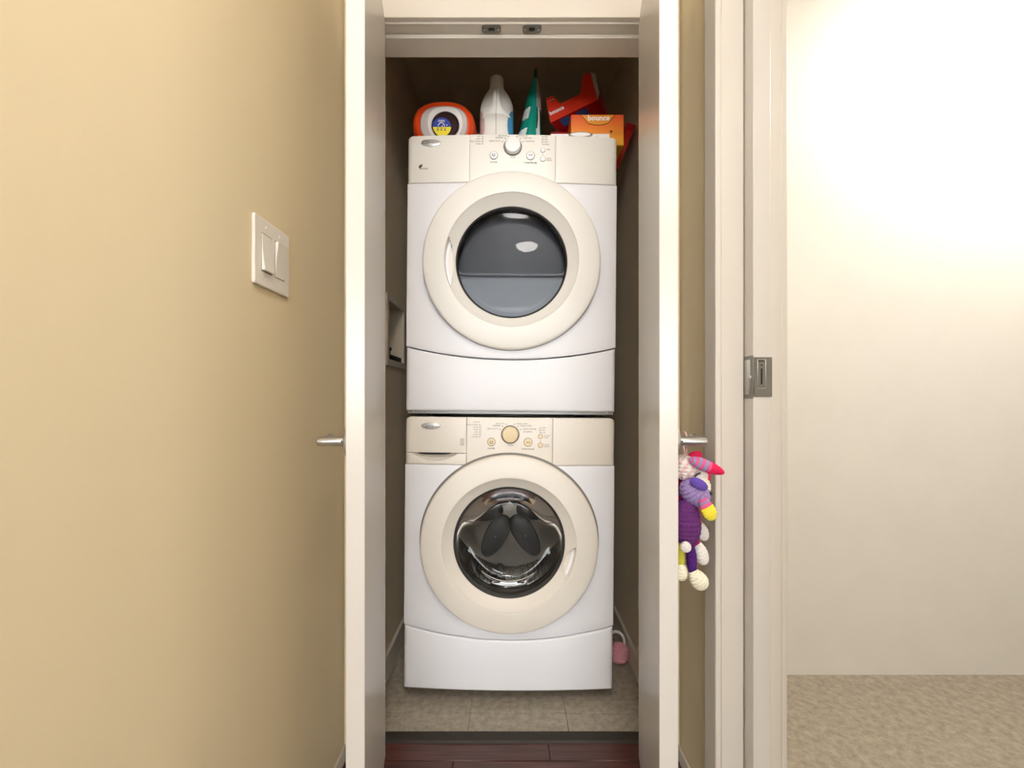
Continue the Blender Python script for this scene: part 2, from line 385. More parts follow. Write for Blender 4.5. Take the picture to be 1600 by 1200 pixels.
# pocket door
pd = struct(MB().box(.508, .545, .944, 1.72, .008, 2.055).build('door_3', door_m, bevel=.0012), 'white pocket door edge peeking out of the wall, with steel lock')
pz0, pz1 = .995+.0003, 1.0785
m = MB(); 
m.box(.5062, .5082, .9425, .977, pz0-.004, pz1+.004); 
lp = m.build('lock_face', lock_m, pd, bevel=.0006)
m = MB()
m.prism([(.952, pz0+.004), (.975, pz0+.004), (.975, pz1-.004), (.952, pz1-.004)], .5055, .5063, M=Matrix(((0, 1, 0, 0), (1, 0, 0, 0), (0, 0, 1, 0), (0, 0, 0, 1))))
m.build('pull_cup', chrome, lp)
MB().lathe_y([(.0045, .002), (.0045, -.003), (.003, -.005)], .0, 0, 16, True, True, M=Matrix.Translation((.5065, .951, 1.036)) @ Matrix.Rotation(-PI/2, 4, 'Z')).build('thumb_turn', chrome, lp)
ep = MB().box(.509, .547, .9415, .9445, pz0, pz1).build('edge_plate', lock_m, pd, bevel=.0006)
fr = MB(); x0, x1, z0, z1 = .5165, .5325, pz0+.018, pz1-.006
fr.box(x0-.001, x1+.001, .9405, .942, z0-.001, z0); fr.box(x0-.001, x1+.001, .9405, .942, z1, z1+.001)
fr.box(x0-.001, x0, .9405, .942, z0, z1); fr.box(x1, x1+.001, .9405, .942, z0, z1)
fr.build('pull_frame', chrome, ep)
sl = MB(); cxs = (x0+x1)/2; sl.box(cxs-.0016, cxs+.0016, .9408, .942, z0+.008, z1-.018)
sl.lathe_y([(.0016, .9406), (.0016, .942)], cxs, z1-.011, 12, True, True); sl.box(x0+.001, x1-.003, .9408, .942, z1-.0035, z1-.001)
sl.build('slot', black_m, ep)

# ------------------------------------------------------------------ lamps
def ceiling_lamp(loc, r, gm, lab):
    t = thing('ceiling_lamp', lab, 'lamp', loc)
    MB().lathe_z([(r*1.06, 0), (r*1.06, -.018), (r*.98, -.024)], 56).build('lamp_base', lampbase, t)
    MB().lathe_z([(r, -.022), (r*.97, -.04), (r*.85, -.058), (r*.6, -.073), (r*.3, -.08), (.001, -.082)], 56).build('lamp_shade', gm, t)
    return t
ceiling_lamp((.18, -1.07, ZC), .13, lampglass, 'round glowing flush lamp on the ceiling straight behind the hall')
ceiling_lamp((0.05, -.12, ZC), .16, lampglass, 'round glowing flush lamp at the mouth of the hall')
ceiling_lamp((1.6, 1.15, ZC), .16, fillglass, 'round flush lamp added on the side room ceiling to brighten it')  # added out of view to lighten the side room

# ------------------------------------------------------------------ light switch
ls = thing('light_switch', 'white two-rocker light switch on the tan hall wall', 'switch', (-XW, .852, 1.259))
MXY = Matrix(((0, -1, 0, 0), (1, 0, 0, 0), (0, 0, 1, 0), (0, 0, 0, 1)))   # prism outline x->y, depth -> -x
m = MB().prism(ell(64, .062, .0625, 30), -.006, 0, M=MXY)
pt = m.build('switch_plate', plate_m, ls, bevel=.002)
for cy, up in ((-.0235, 1), (.0235, 0)):
    r = MB()
    a, b = (.004, .0105) if up else (.0095, .005)
    vs = [(cy-.0165, -.0085, -.0335), (cy+.0165, -.0085, -.0335), (cy+.0165, -.0068, .0335), (cy-.0165, -.0068, .0335)]
    zt, zm, zb = .0335, 0, -.0335
    dt, dm, db = (.0068, .0085, .0125) if up else (.0125, .0085, .0068)
    vs = []
    for q in (cy-.0165, cy+.0165):
        vs += [(dt, q, zt), (dm, q, zm), (db, q, zb), (.003, q, zb), (.003, q, zt)]
    r.add(vs, [(0, 1, 6, 5), (1, 2, 7, 6), (2, 3, 8, 7), (4, 0, 5, 9), (0, 4, 3, 2, 1), (5, 6, 7, 8, 9)])
    r.build('rocker', plate_m, ls, smooth=False, bevel=.0008)
    g = MB(); t = .0011
    for (u0, u1, w0, w1) in ((cy-.0178, cy+.0178, .0338, .0350), (cy-.0178, cy+.0178, -.0352, -.0338), (cy-.0178, cy-.0168, -.0338, .0338), (cy+.0168, cy+.0178, -.0338, .0338)):
        g.box(.0055, .0063, u0, u1, w0, w1)
    g.build('rocker_gap', ink_m, pt)
    for sz in (-.048, .048):
        MB().lathe_z([(.0032, 0), (.0028, .0012)], 14, M=Matrix.Translation((.0058, cy, sz)) @ Matrix.Rotation(PI/2, 4, 'Y')).build('screw', plate_m, ls)

# ------------------------------------------------------------------ outlet box in the closet wall
ob = thing('outlet_box', 'recessed laundry outlet box in the closet side wall', 'outlet box', (-XC, 1.73, 1.105))
m = MB(); f = .022; d0 = by0-1.73; d1 = by1-1.73; e0 = bz0-1.105; e1 = bz1-1.105
for (a, b, c, d) in ((d0-.012, d1+.012, e1-.012, e1+.012), (d0-.012, d1+.012, e0-.012, e0+.012), (d0-.012, d0+.014, e0+.012, e1-.012), (d1-.014, d1+.012, e0+.012, e1-.012)):
    m.box(-.001, .007, a, b, c, d)
m.build('frame', base_m, ob, bevel=.0015)
m = MB(); m.box(-.09, -.085, d0, d1, e0, e1); m.box(-.09, 0, d0, d0+.003, e0, e1); m.box(-.09, 0, d1-.003, d1, e0, e1); m.box(-.09, 0, d0, d1, e0, e0+.003); m.box(-.09, 0, d0, d1, e1-.003, e1)
m.build('box_shell', closet_m, ob, smooth=False)
m = MB().box(-.08, -.005, d0+.012, d1-.01, e0+.003, e0+.035); m.build('drain_tray', black_m, ob, bevel=.004)
for yy in (.0, .07):
    v = MB().lathe_z([(.011, e0+.03), (.011, e0+.06), (.016, e0+.062), (.016, e0+.072)], 20, M=Matrix.Translation((-.05, yy, 0)))
    v.build('valve', black_m, ob)

# ------------------------------------------------------------------ washing machine and dryer
HW = .343; BUL = .015
def bul(x): return -BUL*(1-(x/HW)**2)
def panel(x0, x1, zb, zt, r=.005, depth=.04, nx=28, rl=None, rr=None, yo=0):
    """bowed front panel between two z curves with rounded borders"""
    rl = r if rl is None else rl; rr = r if rr is None else rr
    def ends(a, rad, sgn): return [(a, rad), (a+sgn*rad*.13, rad*.5), (a+sgn*rad*.4, rad*.18), (a+sgn*rad, 0)]
    cs = [(x0, None)]+ends(x0, rl, 1)
    for i in range(1, nx): cs.append((x0+rl+(x1-rr-x0-rl)*i/nx, 0))
    cs += ends(x1, rr, -1)[::-1]+[(x1, None)]
    rows = []
    for x, ye in cs:
        b, t = zb(x), zt(x); y = bul(x)+yo
        if ye is None: col = [(x, y+depth, zz) for zz in (b, b, b+.0*r, b+.4*r, b+r, (b+t)/2, t-r, t-.4*r, t, t, t)]
        else:
            col = [(x, y+depth, b), (x, y+max(r, ye), b), (x, y+max(r*.5, ye), b+r*.13), (x, y+max(r*.18, ye), b+r*.4), (x, y+ye, b+r), (x, y+ye, (b+t)/2),
                   (x, y+ye, t-r), (x, y+max(r*.18, ye), t-r*.4), (x, y+max(r*.5, ye), t-r*.13), (x, y+max(r, ye), t), (x, y+depth, t)]
        rows.append(col)
    return MB().grid(rows, False)
def const(c): return lambda x: c
def holed_panel(zt, zb, cz, rh, n=160, depth=.04, r=.004):
    """front sheet with a round hole; outline is star-shaped about the hole centre"""
    out = []
    M4 = n//4
    for i in range(M4): x = -HW+2*HW*i/M4; out.append((x, zt))
    for i in range(M4): out.append((HW, zt+(zb(HW)-zt)*i/M4))
    for i in range(M4): x = HW-2*HW*i/M4; out.append((x, zb(x)))
    for i in range(M4): out.append((-HW, zb(HW)+(zt-zb(HW))*i/M4))
    rows = []
    def pt(x, z, y): return (x, y, z)
    hole = []
    for x, z in out:
        l = math.hypot(x, z-cz); hole.append((rh*x/l, cz+rh*(z-cz)/l))
    rows.append([(hx, bul(hx)+.03, hz) for hx, hz in hole])
    for t in (0, .2, .4, .6, .8):
        row = []
        for (x, z), (hx, hz) in zip(out, hole):
            px = hx+(x-hx)*t; row.append((px, bul(px), hz+(z-hz)*t))
        rows.append(row)
    for ins, ye in ((r, 0), (r*.4, r*.18), (r*.13, r*.5), (0, r), (0, depth)):
        row = []
        for x, z in out:
            px = x-math.copysign(min(ins, abs(x)), x) if abs(abs(x)-HW) < 1e-6 else x
            pz = z+(-ins if z > cz and abs(z-zt) < 1e-6 else (ins if abs(z-zb(x)) < 1e-6 and z < cz else 0))
            yx = bul(px)
            row.append((px, yx+ye, pz))
        rows.append(row)
    return MB().grid(rows, True)
PROF = [(.270, .01), (.284, .004), (.2865, -.004), (.2868, -.020), (.2866, -.026), (.2855, -.0305), (.2832, -.0335), (.279, -.0355), (.270, -.0375), (.255, -.0395), (.240, -.041), (.226, -.0420),
        (.2175, -.0422), (.2152, -.0418), (.2138, -.0404), (.2128, -.0385), (.206, -.0315), (.200, -.0255), (.194, -.020), (.189, -.0155), (.185, -.012), (.182, -.009), (.1805, -.006), (.180, .0), (.180, .028)]
def resample(prof, k=3):
    out = []
    for (a, b), (c, d) in zip(prof[:-1], prof[1:]):
        for i in range(k): out.append((a+(c-a)*i/k, b+(d-b)*i/k))
    return out+[prof[-1]]
def door_ring(cz, hang, hw):
    """moulded door ring with a finger pocket carved in the inner cone around angle hang"""
    P = resample(PROF, 3); seg = 240; rows = []
    for r, y in P:
        row = []
        for k in range(seg):
            a = 2*PI*k/seg; d = (a-hang+PI) % (2*PI)-PI; rr, yy = r, y
            if abs(d) < hw*1.02:
                lim = .2136
                inner = .1875+.024*(abs(d)/hw)**2.2
                if inner < r < lim:
                    fl_ = -.014+.010*(r-.1875)/.026
                    yy = max(y, fl_)
            row.append((rr*math.cos(a), yy, cz+rr*math.sin(a)))
        rows.append(row)
    return MB().grid(rows, True)
def badge(parent, x, z, a=.0325, b=.0112):
    y = bul(x)
    m = MB(); rows = []
    for s, dy in ((1, .001), (1, -.0012), (.93, -.003), (.7, -.0042), (.35, -.0048), (.02, -.005)):
        rows.append([(x+px*s, y+dy, z+pz*s) for px, pz in ell(48, a, b, 1.8)])
    o = m.grid(rows, True, False, True).build('badge', chrome, parent)
    t = MB(); text_into(t, 'Whirlpool', .0098, x+.002, z-.0006, y-.0052, shear=.25)
    t.build('badge_lettering', ink_d, o, smooth=False)
    s = MB(); s.tube([(x-.016+.013*math.cos(q), y-.0050, z+.001+.006*math.sin(q)) for q in [i*.35 for i in range(4, 16)]], .0005, 6)
    s.build('badge_swoosh', ink_d, o)
def dot(m, x, z, r): m.lathe_y([(r, 0), (r, -.0004)], x, z, 10, True, True, y0=bul(x))
def button(parent, name, x, z, r, mt, h=.004, rim=True):
    y = bul(x)
    o = MB().lathe_y([(r, .002), (r, -h*.7), (r*.9, -h), (r*.4, -h*1.12), (.0003, -h*1.15)], x, z, 36, False, True, y0=y).build(name, mt, parent)
    if rim: MB().lathe_y([(r*1.16, .0), (r*1.16, -.0008), (r*1.02, -.0008)], x, z, 36, y0=y).build('rim', ink_m if r > .02 else grey_m, o)
    return o

def machine(kind, loc, rot, label):
    W = kind == 'washing_machine'
    t = thing(kind, label, 'washer' if W else 'dryer', loc, rot)
    if W: kb, ke, kc, cb, ct, cz = .037, .244, .202, .769, .923, .5165
    else: kb, ke, kc, cb, ct, cz = .014, .223, .182, .756, .910, .498
    cr = mach_c2 if W else mach_c
    curve = lambda x: kc+(ke-kc)*(abs(x)/HW)**2
    R = .018
    def top(x):
        dx = HW-abs(x)
        return ct-(R-math.sqrt(max(0, R*R-(R-dx)**2)) if dx < R else 0)
    # cabinet shell, open at the front
    m = MB(); a = HW-.004; y0, y1 = .028, .72; zb = kb+.004; zt = ct-.006
    m.box(-a, -a+.004, y0, y1, zb, zt); m.box(a-.004, a, y0, y1, zb, zt); m.box(-a, a, y0, y1, zt-.004, zt); m.box(-a, a, y0, y1, zb, zb+.004); m.box(-a, a, y1-.004, y1, zb, zt)
    m.build('cabinet', mach_w, t, bevel=.0015, seg=1)
    panel(-HW, HW, const(kb), lambda x: curve(x)-.0022, .007, rl=.014, rr=.014).build('kick_panel', mach_w, t)
    holed_panel(cb-.0012, lambda x: curve(x)+.0012, cz, .205).build('front_panel', mach_w, t)
    # dark backing seen in the joints
    MB().box(-a+.004, a-.004, .030, .034, zb, curve(0)+.02).build('joint_backing', gasket_m, t)
    # console
    xl, xr = (-.1405, .138) if W else (-.1385, .139)
    if W:
        zd = .8065      # underside of the drawer front
        scoop = lambda x: zd-.0015-.024*max(0, 1-((x+.246)/.075)**2)
        cs = t
        dr = panel(-HW, xl-.0008, const(zd), top, .003, rl=.014).build('detergent_drawer', cr, t)
        badge(dr, -.257, .894)
        panel(-HW, xl-.0008, const(cb), scoop, .003, rl=.014, nx=60).build('console_strip', cr, t)
        pk = MB(); rows = []
        for i in range(25):
            x = -.246+.075*(-1+2*i/24); rows.append([(x, bul(x)+.004, scoop(x)+.0008), (x, bul(x)+.010, scoop(x)+.004), (x, bul(x)+.026, max(scoop(x)+.004, zd-.010)), (x, bul(x)+.030, zd+.004)])
        pk.grid(rows, False).build('finger_scoop', cr, t)
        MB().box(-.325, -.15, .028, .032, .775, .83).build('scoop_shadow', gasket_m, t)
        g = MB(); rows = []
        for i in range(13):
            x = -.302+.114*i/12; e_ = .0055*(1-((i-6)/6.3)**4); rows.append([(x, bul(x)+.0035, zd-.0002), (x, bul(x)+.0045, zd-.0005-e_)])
        g.grid(rows, False).build('grip_shadow', black_m, t)  # black strip standing in for the shadow under the drawer edge
        e = MB()
        for q, zz in enumerate((.853, .8495, .846, .8425, .839, .8355, .832)):
            e.box(-.163 if q % 2 else -.160, -.148, bul(-.155)-.0003, bul(-.155)+.0005, zz, zz+.0012)
        e.build('rating_print', ink_m, dr, smooth=False)
        panel(xl, xr, const(cb), top, .002, nx=20).build('console_center', cr, t)
    else:
        lp_ = panel(-HW, xl-.0005, const(cb), top, .003, rl=.014).build('console_left', cr, t)
        badge(lp_, -.264, .884, .0335, .0118)
        e = MB(); y = bul(-.29)-.0003
        e.prism([(-.3+.007*u, .8095+.007*v) for u, v in ((-.7, -.6), (-.5, .3), (.2, .7), (1, .9), (.9, .2), (.4, -.5), (-.3, -.9))], y-.0002, y+.001)
        text_into(e, 'accudry', .0088, -.288, .802, y-.0008)
        e.build('leaf_print', ink_d, lp_, smooth=False)
        panel(xl, xr, const(cb), top, .002, nx=20).build('console_center', cr, t)
    panel(xr+.0005, HW, const(cb), top, .003, rr=.014).build('console_right', cr, t)
    # dial, buttons
    kz = (.8685 if W else .8698); km = knob_y if W else knob_w
    k = button(t, 'dial', .0005, kz, .0258, km, .016)
    pw = button(t, 'power_button', -.0605, kz-.0245 if W else kz-.029, .0118, km)
    st = button(t, 'start_button', .0583, kz-.0245 if W else kz-.029, .0125, km)
    button(t, 'option_button', .0985, kz-.0055 if W else kz-.0095, .0072, km, .003)
    button(t, 'option_button', .0985, kz-.034 if W else kz-.0385, .0078, km, .003)
    z = kz-.0245 if W else kz-.029; y = bul(-.06)-.0052
    MB().tube([(-.0605+.0043*math.cos(q), y, z+.0043*math.sin(q)) for q in [PI/2+.5+i*.33 for i in range(17)]], .0009, 6).build('power_symbol', ink_d, pw)
    e = MB(); e.prism([(.054, z-.0025), (.054, z+.0025), (.0578, z)], y-.0004, y+.0005)
    for q in (.0598, .0625): e.box(q, q+.0013, y-.0004, y+.0005, z-.0024, z+.0024)
    e.build('play_symbol', ink_d, st, smooth=False)
    # printed legends
    L = MB(); D = MB()
    def tx(s, x, zz, al='CENTER', sz=.0062, mb=L): text_into(mb, s, sz, x, zz, bul(x)-.0003, al)
    tx('POWER', -.0605, z-.0215, sz=.0066, mb=D); tx('START/PAUSE', .0583, z-.0225, sz=.0068, mb=D)
    if not W: tx('START/PAUSE', .0583, z-.0228, sz=.0068, mb=D)
    ang = [(-.0135, .0335), (-.0245, .0268), (-.0325, .0165)]
    for i, (dx, dz) in enumerate(ang):
        for s in (-1, 1): dot(D, .0005-s*dx, kz+dz, .0016)
    lt = ['DELICATE', 'NORMAL', 'HEAVY DUTY']; rt = ['RINSE & SPIN', 'DRAIN & SPIN', 'CLEAN WASHER']
    if not W: lt = ['DELICATE', 'NORMAL', 'HEAVY DUTY']; rt = ['DAMP DRY', 'TIMED DRY', 'TOUCH UP']
    for i in range(3):
        dx, dz = ang[i]
        tx(lt[i], .0005+dx-.006, kz+dz+.0015, 'RIGHT', mb=D if i == 1 else L); tx(rt[i], .0005-dx+.006, kz+dz+.0015, 'LEFT')
    if W: tx('with affresh', .042, kz+.0095, 'LEFT', .006, D)
    tx('CYCLES', .0005, kz-.0345, sz=.005)
    n = 6 if W else 4; xl2 = -.099; zt2 = kz+(.0305 if W else .0335); sp = .0078 if W else .0082
    tx('STATUS', xl2-.010, zt2+.0085, sz=.0058)
    names = ['DOOR LOCKED', 'WASH', 'RINSE', 'SPIN', 'DONE', 'LOCKED'] if W else ['WET', 'DAMP', 'COOL DOWN', 'DONE']
    for i in range(n): dot(D, xl2, zt2-i*sp, .0015); tx(names[i], xl2-.005, zt2-i*sp, 'RIGHT', .0054)
    L.box(xl2+.0035, xl2+.0043, bul(xl2)-.0003, bul(xl2)+.001, zt2-(n-1)*sp, zt2)
    n = 3 if W else 4; zt2 = kz+(.0225 if W else .0335)
    names = ['HIGH', 'MED', 'LOW'] if W else ['HIGH', 'MED', 'LOW', 'NONE']
    for i in range(n): dot(D, .0985, zt2-i*sp, .0015); tx(names[i], .1025, zt2-i*sp, 'LEFT', .0054)
    L.box(.0948, .0956, bul(.095)-.0003, bul(.095)+.001, zt2-(n-1)*sp, zt2)
    dot(D, .0985, kz-(.0205 if W else .024), .0013)
    for q, s in ((-.0055, 'WATER'), (-.034, 'CYCLE')) if W else ((-.0095, 'TEMP'), (-.0385, 'CYCLE')):
        tx(s, .110, kz+q+.002, 'LEFT', .0052); tx('SIGNAL' if s == 'CYCLE' else ('TEMP' if W else ''), .110, kz+q-.004, 'LEFT', .0052) if (W or s == 'CYCLE') else None
    L.build('legend_print', ink_m, t, smooth=False)['kind'] = 'stuff'; D.build('legend_print_bold', ink_d, t, smooth=False)['kind'] = 'stuff'
    # door
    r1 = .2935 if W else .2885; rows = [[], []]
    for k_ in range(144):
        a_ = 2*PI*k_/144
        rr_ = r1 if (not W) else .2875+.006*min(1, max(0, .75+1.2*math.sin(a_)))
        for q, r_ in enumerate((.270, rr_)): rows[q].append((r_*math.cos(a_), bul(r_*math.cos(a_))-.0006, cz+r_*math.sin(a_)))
    MB().grid(rows, True).build('door_shadow_line', gap_m, t)  # flat grey band imitating the shadow between door ring and panel
    dr = door_ring(cz, 0-.28 if W else PI+.03, .235 if W else .36).build('door', cr, t, angle=50)
    if W:
        g = MB(); n = 72; rows = []
        TS = math.tan(math.radians(23))
        for r, y in ((.1795, -.002), (.174, .004), (.166, .012), (.155, .022)):
            rows.append([(r*math.cos(2*PI*k/n), y, cz+r*math.sin(2*PI*k/n)) for k in range(n)])
        for s, rr in ((.5, .134), (1, .114), (1.0, .110)):
            row = []
            for k in range(n):
                q = 2*PI*k/n; zz = rr*math.sin(q); ye = .040+TS*zz
                row.append((rr*math.cos(q), .022+(ye-.022)*s+(.003 if rr == .110 else 0), cz+zz))
            rows.append(row)
        for sc in (.9, .7, .5, .3, .1, .01):
            rr = .110*sc; rows.append([(rr*math.cos(2*PI*k/n), .043+TS*rr*math.sin(2*PI*k/n), cz+rr*math.sin(2*PI*k/n)) for k in range(n)])
        g.grid(rows, True).build('glass_bowl', glass_w, dr, angle=80)
        MB().lathe_y([(.1815, -.0085), (.176, -.0045), (.1725, .004), (.1722, .014), (.176, .02)], 0, cz, 96).build('glass_rim', gasket_m, dr)
        MB().lathe_y([(.18, .025), (.205, .028), (.212, .05), (.200, .066), (.188, .075), (.186, .085), (.192, .09), (.215, .092), (.25, .10)], 0, cz, 96).build('gasket', gasket_m, t)
        MB().lathe_y([(.245, .10), (.252, .108), (.252, .42), (.24, .44)], 0, cz, 96).build('drum', drum_m, t)
        MB().lathe_y([(.245, .435), (.16, .445), (.12, .425), (.05, .42), (.001, .418)], 0, cz, 96).build('drum_back', back_m, t)
        for q in (62, 122, 182, 242, 302, 2):
            q = math.radians(q); rows = []
            for sc, dy in ((1, 0), (.92, -.006), (.6, -.010), (.05, -.011)):
                row = []
                for px_, pz_ in ell(32, .098, .046, 2.2):
                    wd = 1-.12*px_/.098; ax, az = .125+px_*sc, pz_*sc*wd
                    row.append((ax*math.cos(q)-az*math.sin(q), .418+dy, cz+ax*math.sin(q)+az*math.cos(q)))
                rows.append(row)
            MB().grid(rows, True).build('drum_recess', black_m, t)
        for q in (-100, 20, 140):
            q = math.radians(q); u = Vector((math.cos(q), 0, math.sin(q))); v = Vector((-math.sin(q), 0, math.cos(q)))
            rows = []
            for yy, hh in ((.115, .02), (.15, .05), (.34, .055), (.41, .02)):
                row = []
                for a_, b_ in ((-.03, -.002), (-.018, .5), (-.008, .95), (.008, .95), (.018, .5), (.03, -.002)):
                    p = u*(.252-hh*b_)+v*a_; row.append((p.x, yy, cz+p.z))
                rows.append(row)
            MB().grid(rows, False).build('drum_baffle', gasket_m, t)
    else:
        prof = [(.1795, -.004)]+[(.176*s, -.008-.003*(1-s*s)) for s in (1, .9, .8, .6, .4, .2, .01)]
        MB().lathe_y(prof, 0, cz, 96).build('window_glass', glass_d, dr, angle=80)
        MB().lathe_y([(.1815, -.0085), (.177, -.0055), (.175, .0), (.175, .012), (.18, .03)], 0, cz, 96).build('window_rim', gasket_m, dr)
        # inner door panel: lower half with a ledge, dark drum above
        n = 48; zl = -.037; r = .183; a0 = math.asin(zl/r)
        arc = [(r*math.cos(q), cz+r*math.sin(q)) for q in [a0-(PI+2*a0)*i/n for i in range(n+1)]]
        MB().prism(arc, .016, .028).build('inner_panel', inner_grey, dr, bevel=.002)
        l = MB(); l.tube([(-.176, .008, cz+zl+.012), (-.168, .006, cz+zl+.002), (-.15, .005, cz+zl), (.15, .005, cz+zl), (.168, .006, cz+zl+.002), (.176, .008, cz+zl+.012)], .0042, 10)
        l.build('inner_ledge', inner_grey, dr)
        arc2 = [(-r*math.cos(q), cz+r*math.sin(q)) for q in [a0+(PI-2*a0)*i/n for i in range(n+1)]]
        rows = [[(x, .020+.0*k, z) for x, z in arc2] for k in (0,)]
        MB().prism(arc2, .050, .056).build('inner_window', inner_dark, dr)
    # feet
    if W:
        for fx in (-.29, .29):
            for fy in (.13, .66):
                MB().lathe_z([(.022, 0), (.024, .008), (.012, .012), (.010, .046)], 20, M=Matrix.Translation((fx, fy, -.0015))).build('foot', gasket_m, t)
    else:
        m = MB().box(-.338, .338, .012, .70, .0035, .017); m.build('stacking_bracket', grey_m, t, bevel=.001, seg=1)
        m = MB().box(-.20, .21, .010, .60, -.0035, .0037); m.build('stacking_pad', black_m, t)
        for fx in (-.318, .318): MB().lathe_y([(.0035, .010), (.0035, .013)], fx, .011, 14, True, True).build('bracket_screw', steel, t)
        for fx in (-.3, .3):
            for fy in (.1, .62): MB().lathe_z([(.02, -.0035), (.02, .004)], 16, M=Matrix.Translation((fx, fy, 0))).build('foot', gasket_m, t)
    return t
ROLL = .0085
machine('washing_machine', (-.0136, 1.464, .0045), (0, ROLL, 0), 'white and cream front-loading washing machine standing on the closet floor')
machine('clothes_dryer', (-.0057, 1.464, .934), (0, ROLL, 0), 'white and cream front-loading dryer stacked on the washing machine')

# ------------------------------------------------------------------ products on top of the dryer
ZT = 1.839
# orange detergent jug lying on its side, cap towards the room
jg = thing('detergent_jug', 'orange detergent jug lying on its side with its dark round cap forward', 'detergent', (-.232, 1.50, ZT+.0022))
rows = []
for y, s in ((.002, .80), (.004, .86), (.010, .92), (.022, .97), (.045, 1.0), (.12, 1.02), (.18, .98), (.215, .85), (.23, .6)):
    rows.append([(x*s, y, .075+z*(.4+.6*s) if z > 0 else .075+z) for x, z in ell(56, .108, .075, 2.5)])
MB().grid(rows, True, True, True).build('jug_body', orange_m, jg, angle=60)
MB().prism(ell(56, .079, .060, 2.6, .004, .066), -.004, .012).build('label_band', jgrey, jg, bevel=.003)
MB().prism(ell(56, .060, .057, 2.4, .008, .066), -.008, .0).build('cap_collar', jwhite, jg, bevel=.004, seg=3)
cp = MB().lathe_y([(.0455, -.006), (.0455, -.014), (.043, -.0165), (.041, -.013), (.0405, -.0125)], .0107, .055, 56, False, True).build('cap', jcap, jg)
MB().lathe_y([(.047, -.006), (.0478, -.0115), (.0455, -.0125)], .0107, .055, 56).build('cap_ring', jgrey, cp)
sx_, sz_, sr = -.002, .049, .0315
arc = [(sx_+sr*math.cos(q), sz_+sr*math.sin(q)) for q in [i*PI/24 for i in range(25)]]
arcl = [(sx_+sr*math.cos(q), sz_+sr*math.sin(q)) for q in [PI+i*PI/24 for i in range(25)]]
bs = MB().prism(arc, -.0142, -.0125).build('sticker_top', blue_m, cp)
ys_ = MB().prism(arcl, -.0142, -.0125).build('sticker_bottom', yellow_m, cp)
m = MB().tube([(sx_+.0105*math.cos(q), -.0146, sz_+.002+.0115*math.sin(q)) for q in [i*PI/14 for i in range(15)]], .0013, 6)
m.tube([(sx_, -.0146, sz_+.001), (sx_+.006, -.0146, sz_+.006)], .001, 6)
m.box(sx_-.012, sx_+.012, -.0145, -.014, sz_+.0175, sz_+.0195); m.box(sx_-.010, sx_+.010, -.0145, -.014, sz_+.0215, sz_+.023)
m.lathe_y([(.002, -.0146), (.002, -.014)], sx_+.018, sz_+.006, 10, True)
m.build('sticker_mark', white_p, bs)
m = MB()
for q in (-.0165, -.0045, .0075): m.box(sx_+q, sx_+q+.009, -.0145, -.014, sz_-.005, sz_-.003); m.lathe_y([(.003, -.0145), (.003, -.014)], sx_+q+.0045, sz_-.010, 12, True)
m.build('sticker_pictograms', darkplate, ys_)
MB().tube([(-.02, .05, .146), (0, .06, .152), (.03, .075, .150), (.05, .09, .142)], [.006, .009, .009, .006], 12).build('jug_handle', jgrey, jg)

# white bottle with handle
wb = thing('bleach_bottle', 'tall white plastic jug with moulded handle and blue side label', 'bottle', (-.0535, 1.575, ZT))
secs = [(.0, .050, .040, 0), (.006, .0575, .050, 0), (.05, .0585, .052, 0), (.115, .0585, .052, .0), (.140, .0588, .051, .001), (.155, .0588, .046, .006), (.168, .0585, .040, .011), (.182, .057, .036, .013),
        (.195, .0525, .033, .013), (.207, .0465, .030, .011), (.217, .0395, .028, .008), (.225, .032, .026, .004), (.231, .0265, .0255, .001), (.236, .0245, .0245, 0)]
rows = [[(x, y+dy, z) for x, y in ell(48, a, b, 2.7)] for z, a, b, dy in secs]
MB().grid(rows, True, True, True).build('bottle_body', bottle_m, wb, angle=60)
MB().lathe_z([(.0245, .233), (.0258, .237), (.0248, .243), (.0238, .270), (.0205, .2745), (.012, .276)], 40).build('cap', bottle_m, wb)
hp = [(.232, -.016, .009, .010), (.222, -.027, .0105, .011), (.208, -.038, .0115, .012), (.190, -.046, .012, .013), (.170, -.050, .013, .013), (.155, -.0505, .0155, .013), (.142, -.0495, .021, .012), (.131, -.047, .030, .010), (.122, -.0445, .041, .009), (.112, -.040, .050, .008)]
rows = [[(x, yc+y, z) for x, y in ell(28, a, b, 2.2)] for z, yc, a, b in hp]
MB().grid(rows, True, True, True).build('handle', bottle_m, wb, angle=80)
MB().tube([(.0, -.0505, .205), (.0015, -.0592, .19), (.0022, -.0633, .17), (.0018, -.0638, .155), (.001, -.0618, .142), (0, -.0573, .131), (-.001, -.0535, .118), (-.001, -.0525, .06), (-.001, -.0525, .003)], .0011, 8).build('mould_seam', jgrey, wb)
lab = [p for p in ell(64, .0592, .0527, 2.7)]
def side_label(z0, z1, a0, a1, nm, mt):
    rows = []
    for i in range(9):
        z = z0+(z1-z0)*i/8; w_ = math.sqrt(max(.02, 1-((i-4)/4.3)**2)); am = (a0+a1)/2; row = []
        for j in range(9):
            t = am+(a0-am)*w_*(1-j/4); c, s = math.cos(t), math.sin(t)
            row.append((.0592*math.copysign(abs(c)**(2/2.7), c), .0527*math.copysign(abs(s)**(2/2.7), s), z))
        rows.append(row)
    MB().grid(rows, False).build(nm, mt, wb)
side_label(.025, .142, -1.0, .6, 'label', label_b)
side_label(.03, .14, PI-.3, PI+.95, 'label', mat('label_pale', (214, 190, 186), .4))

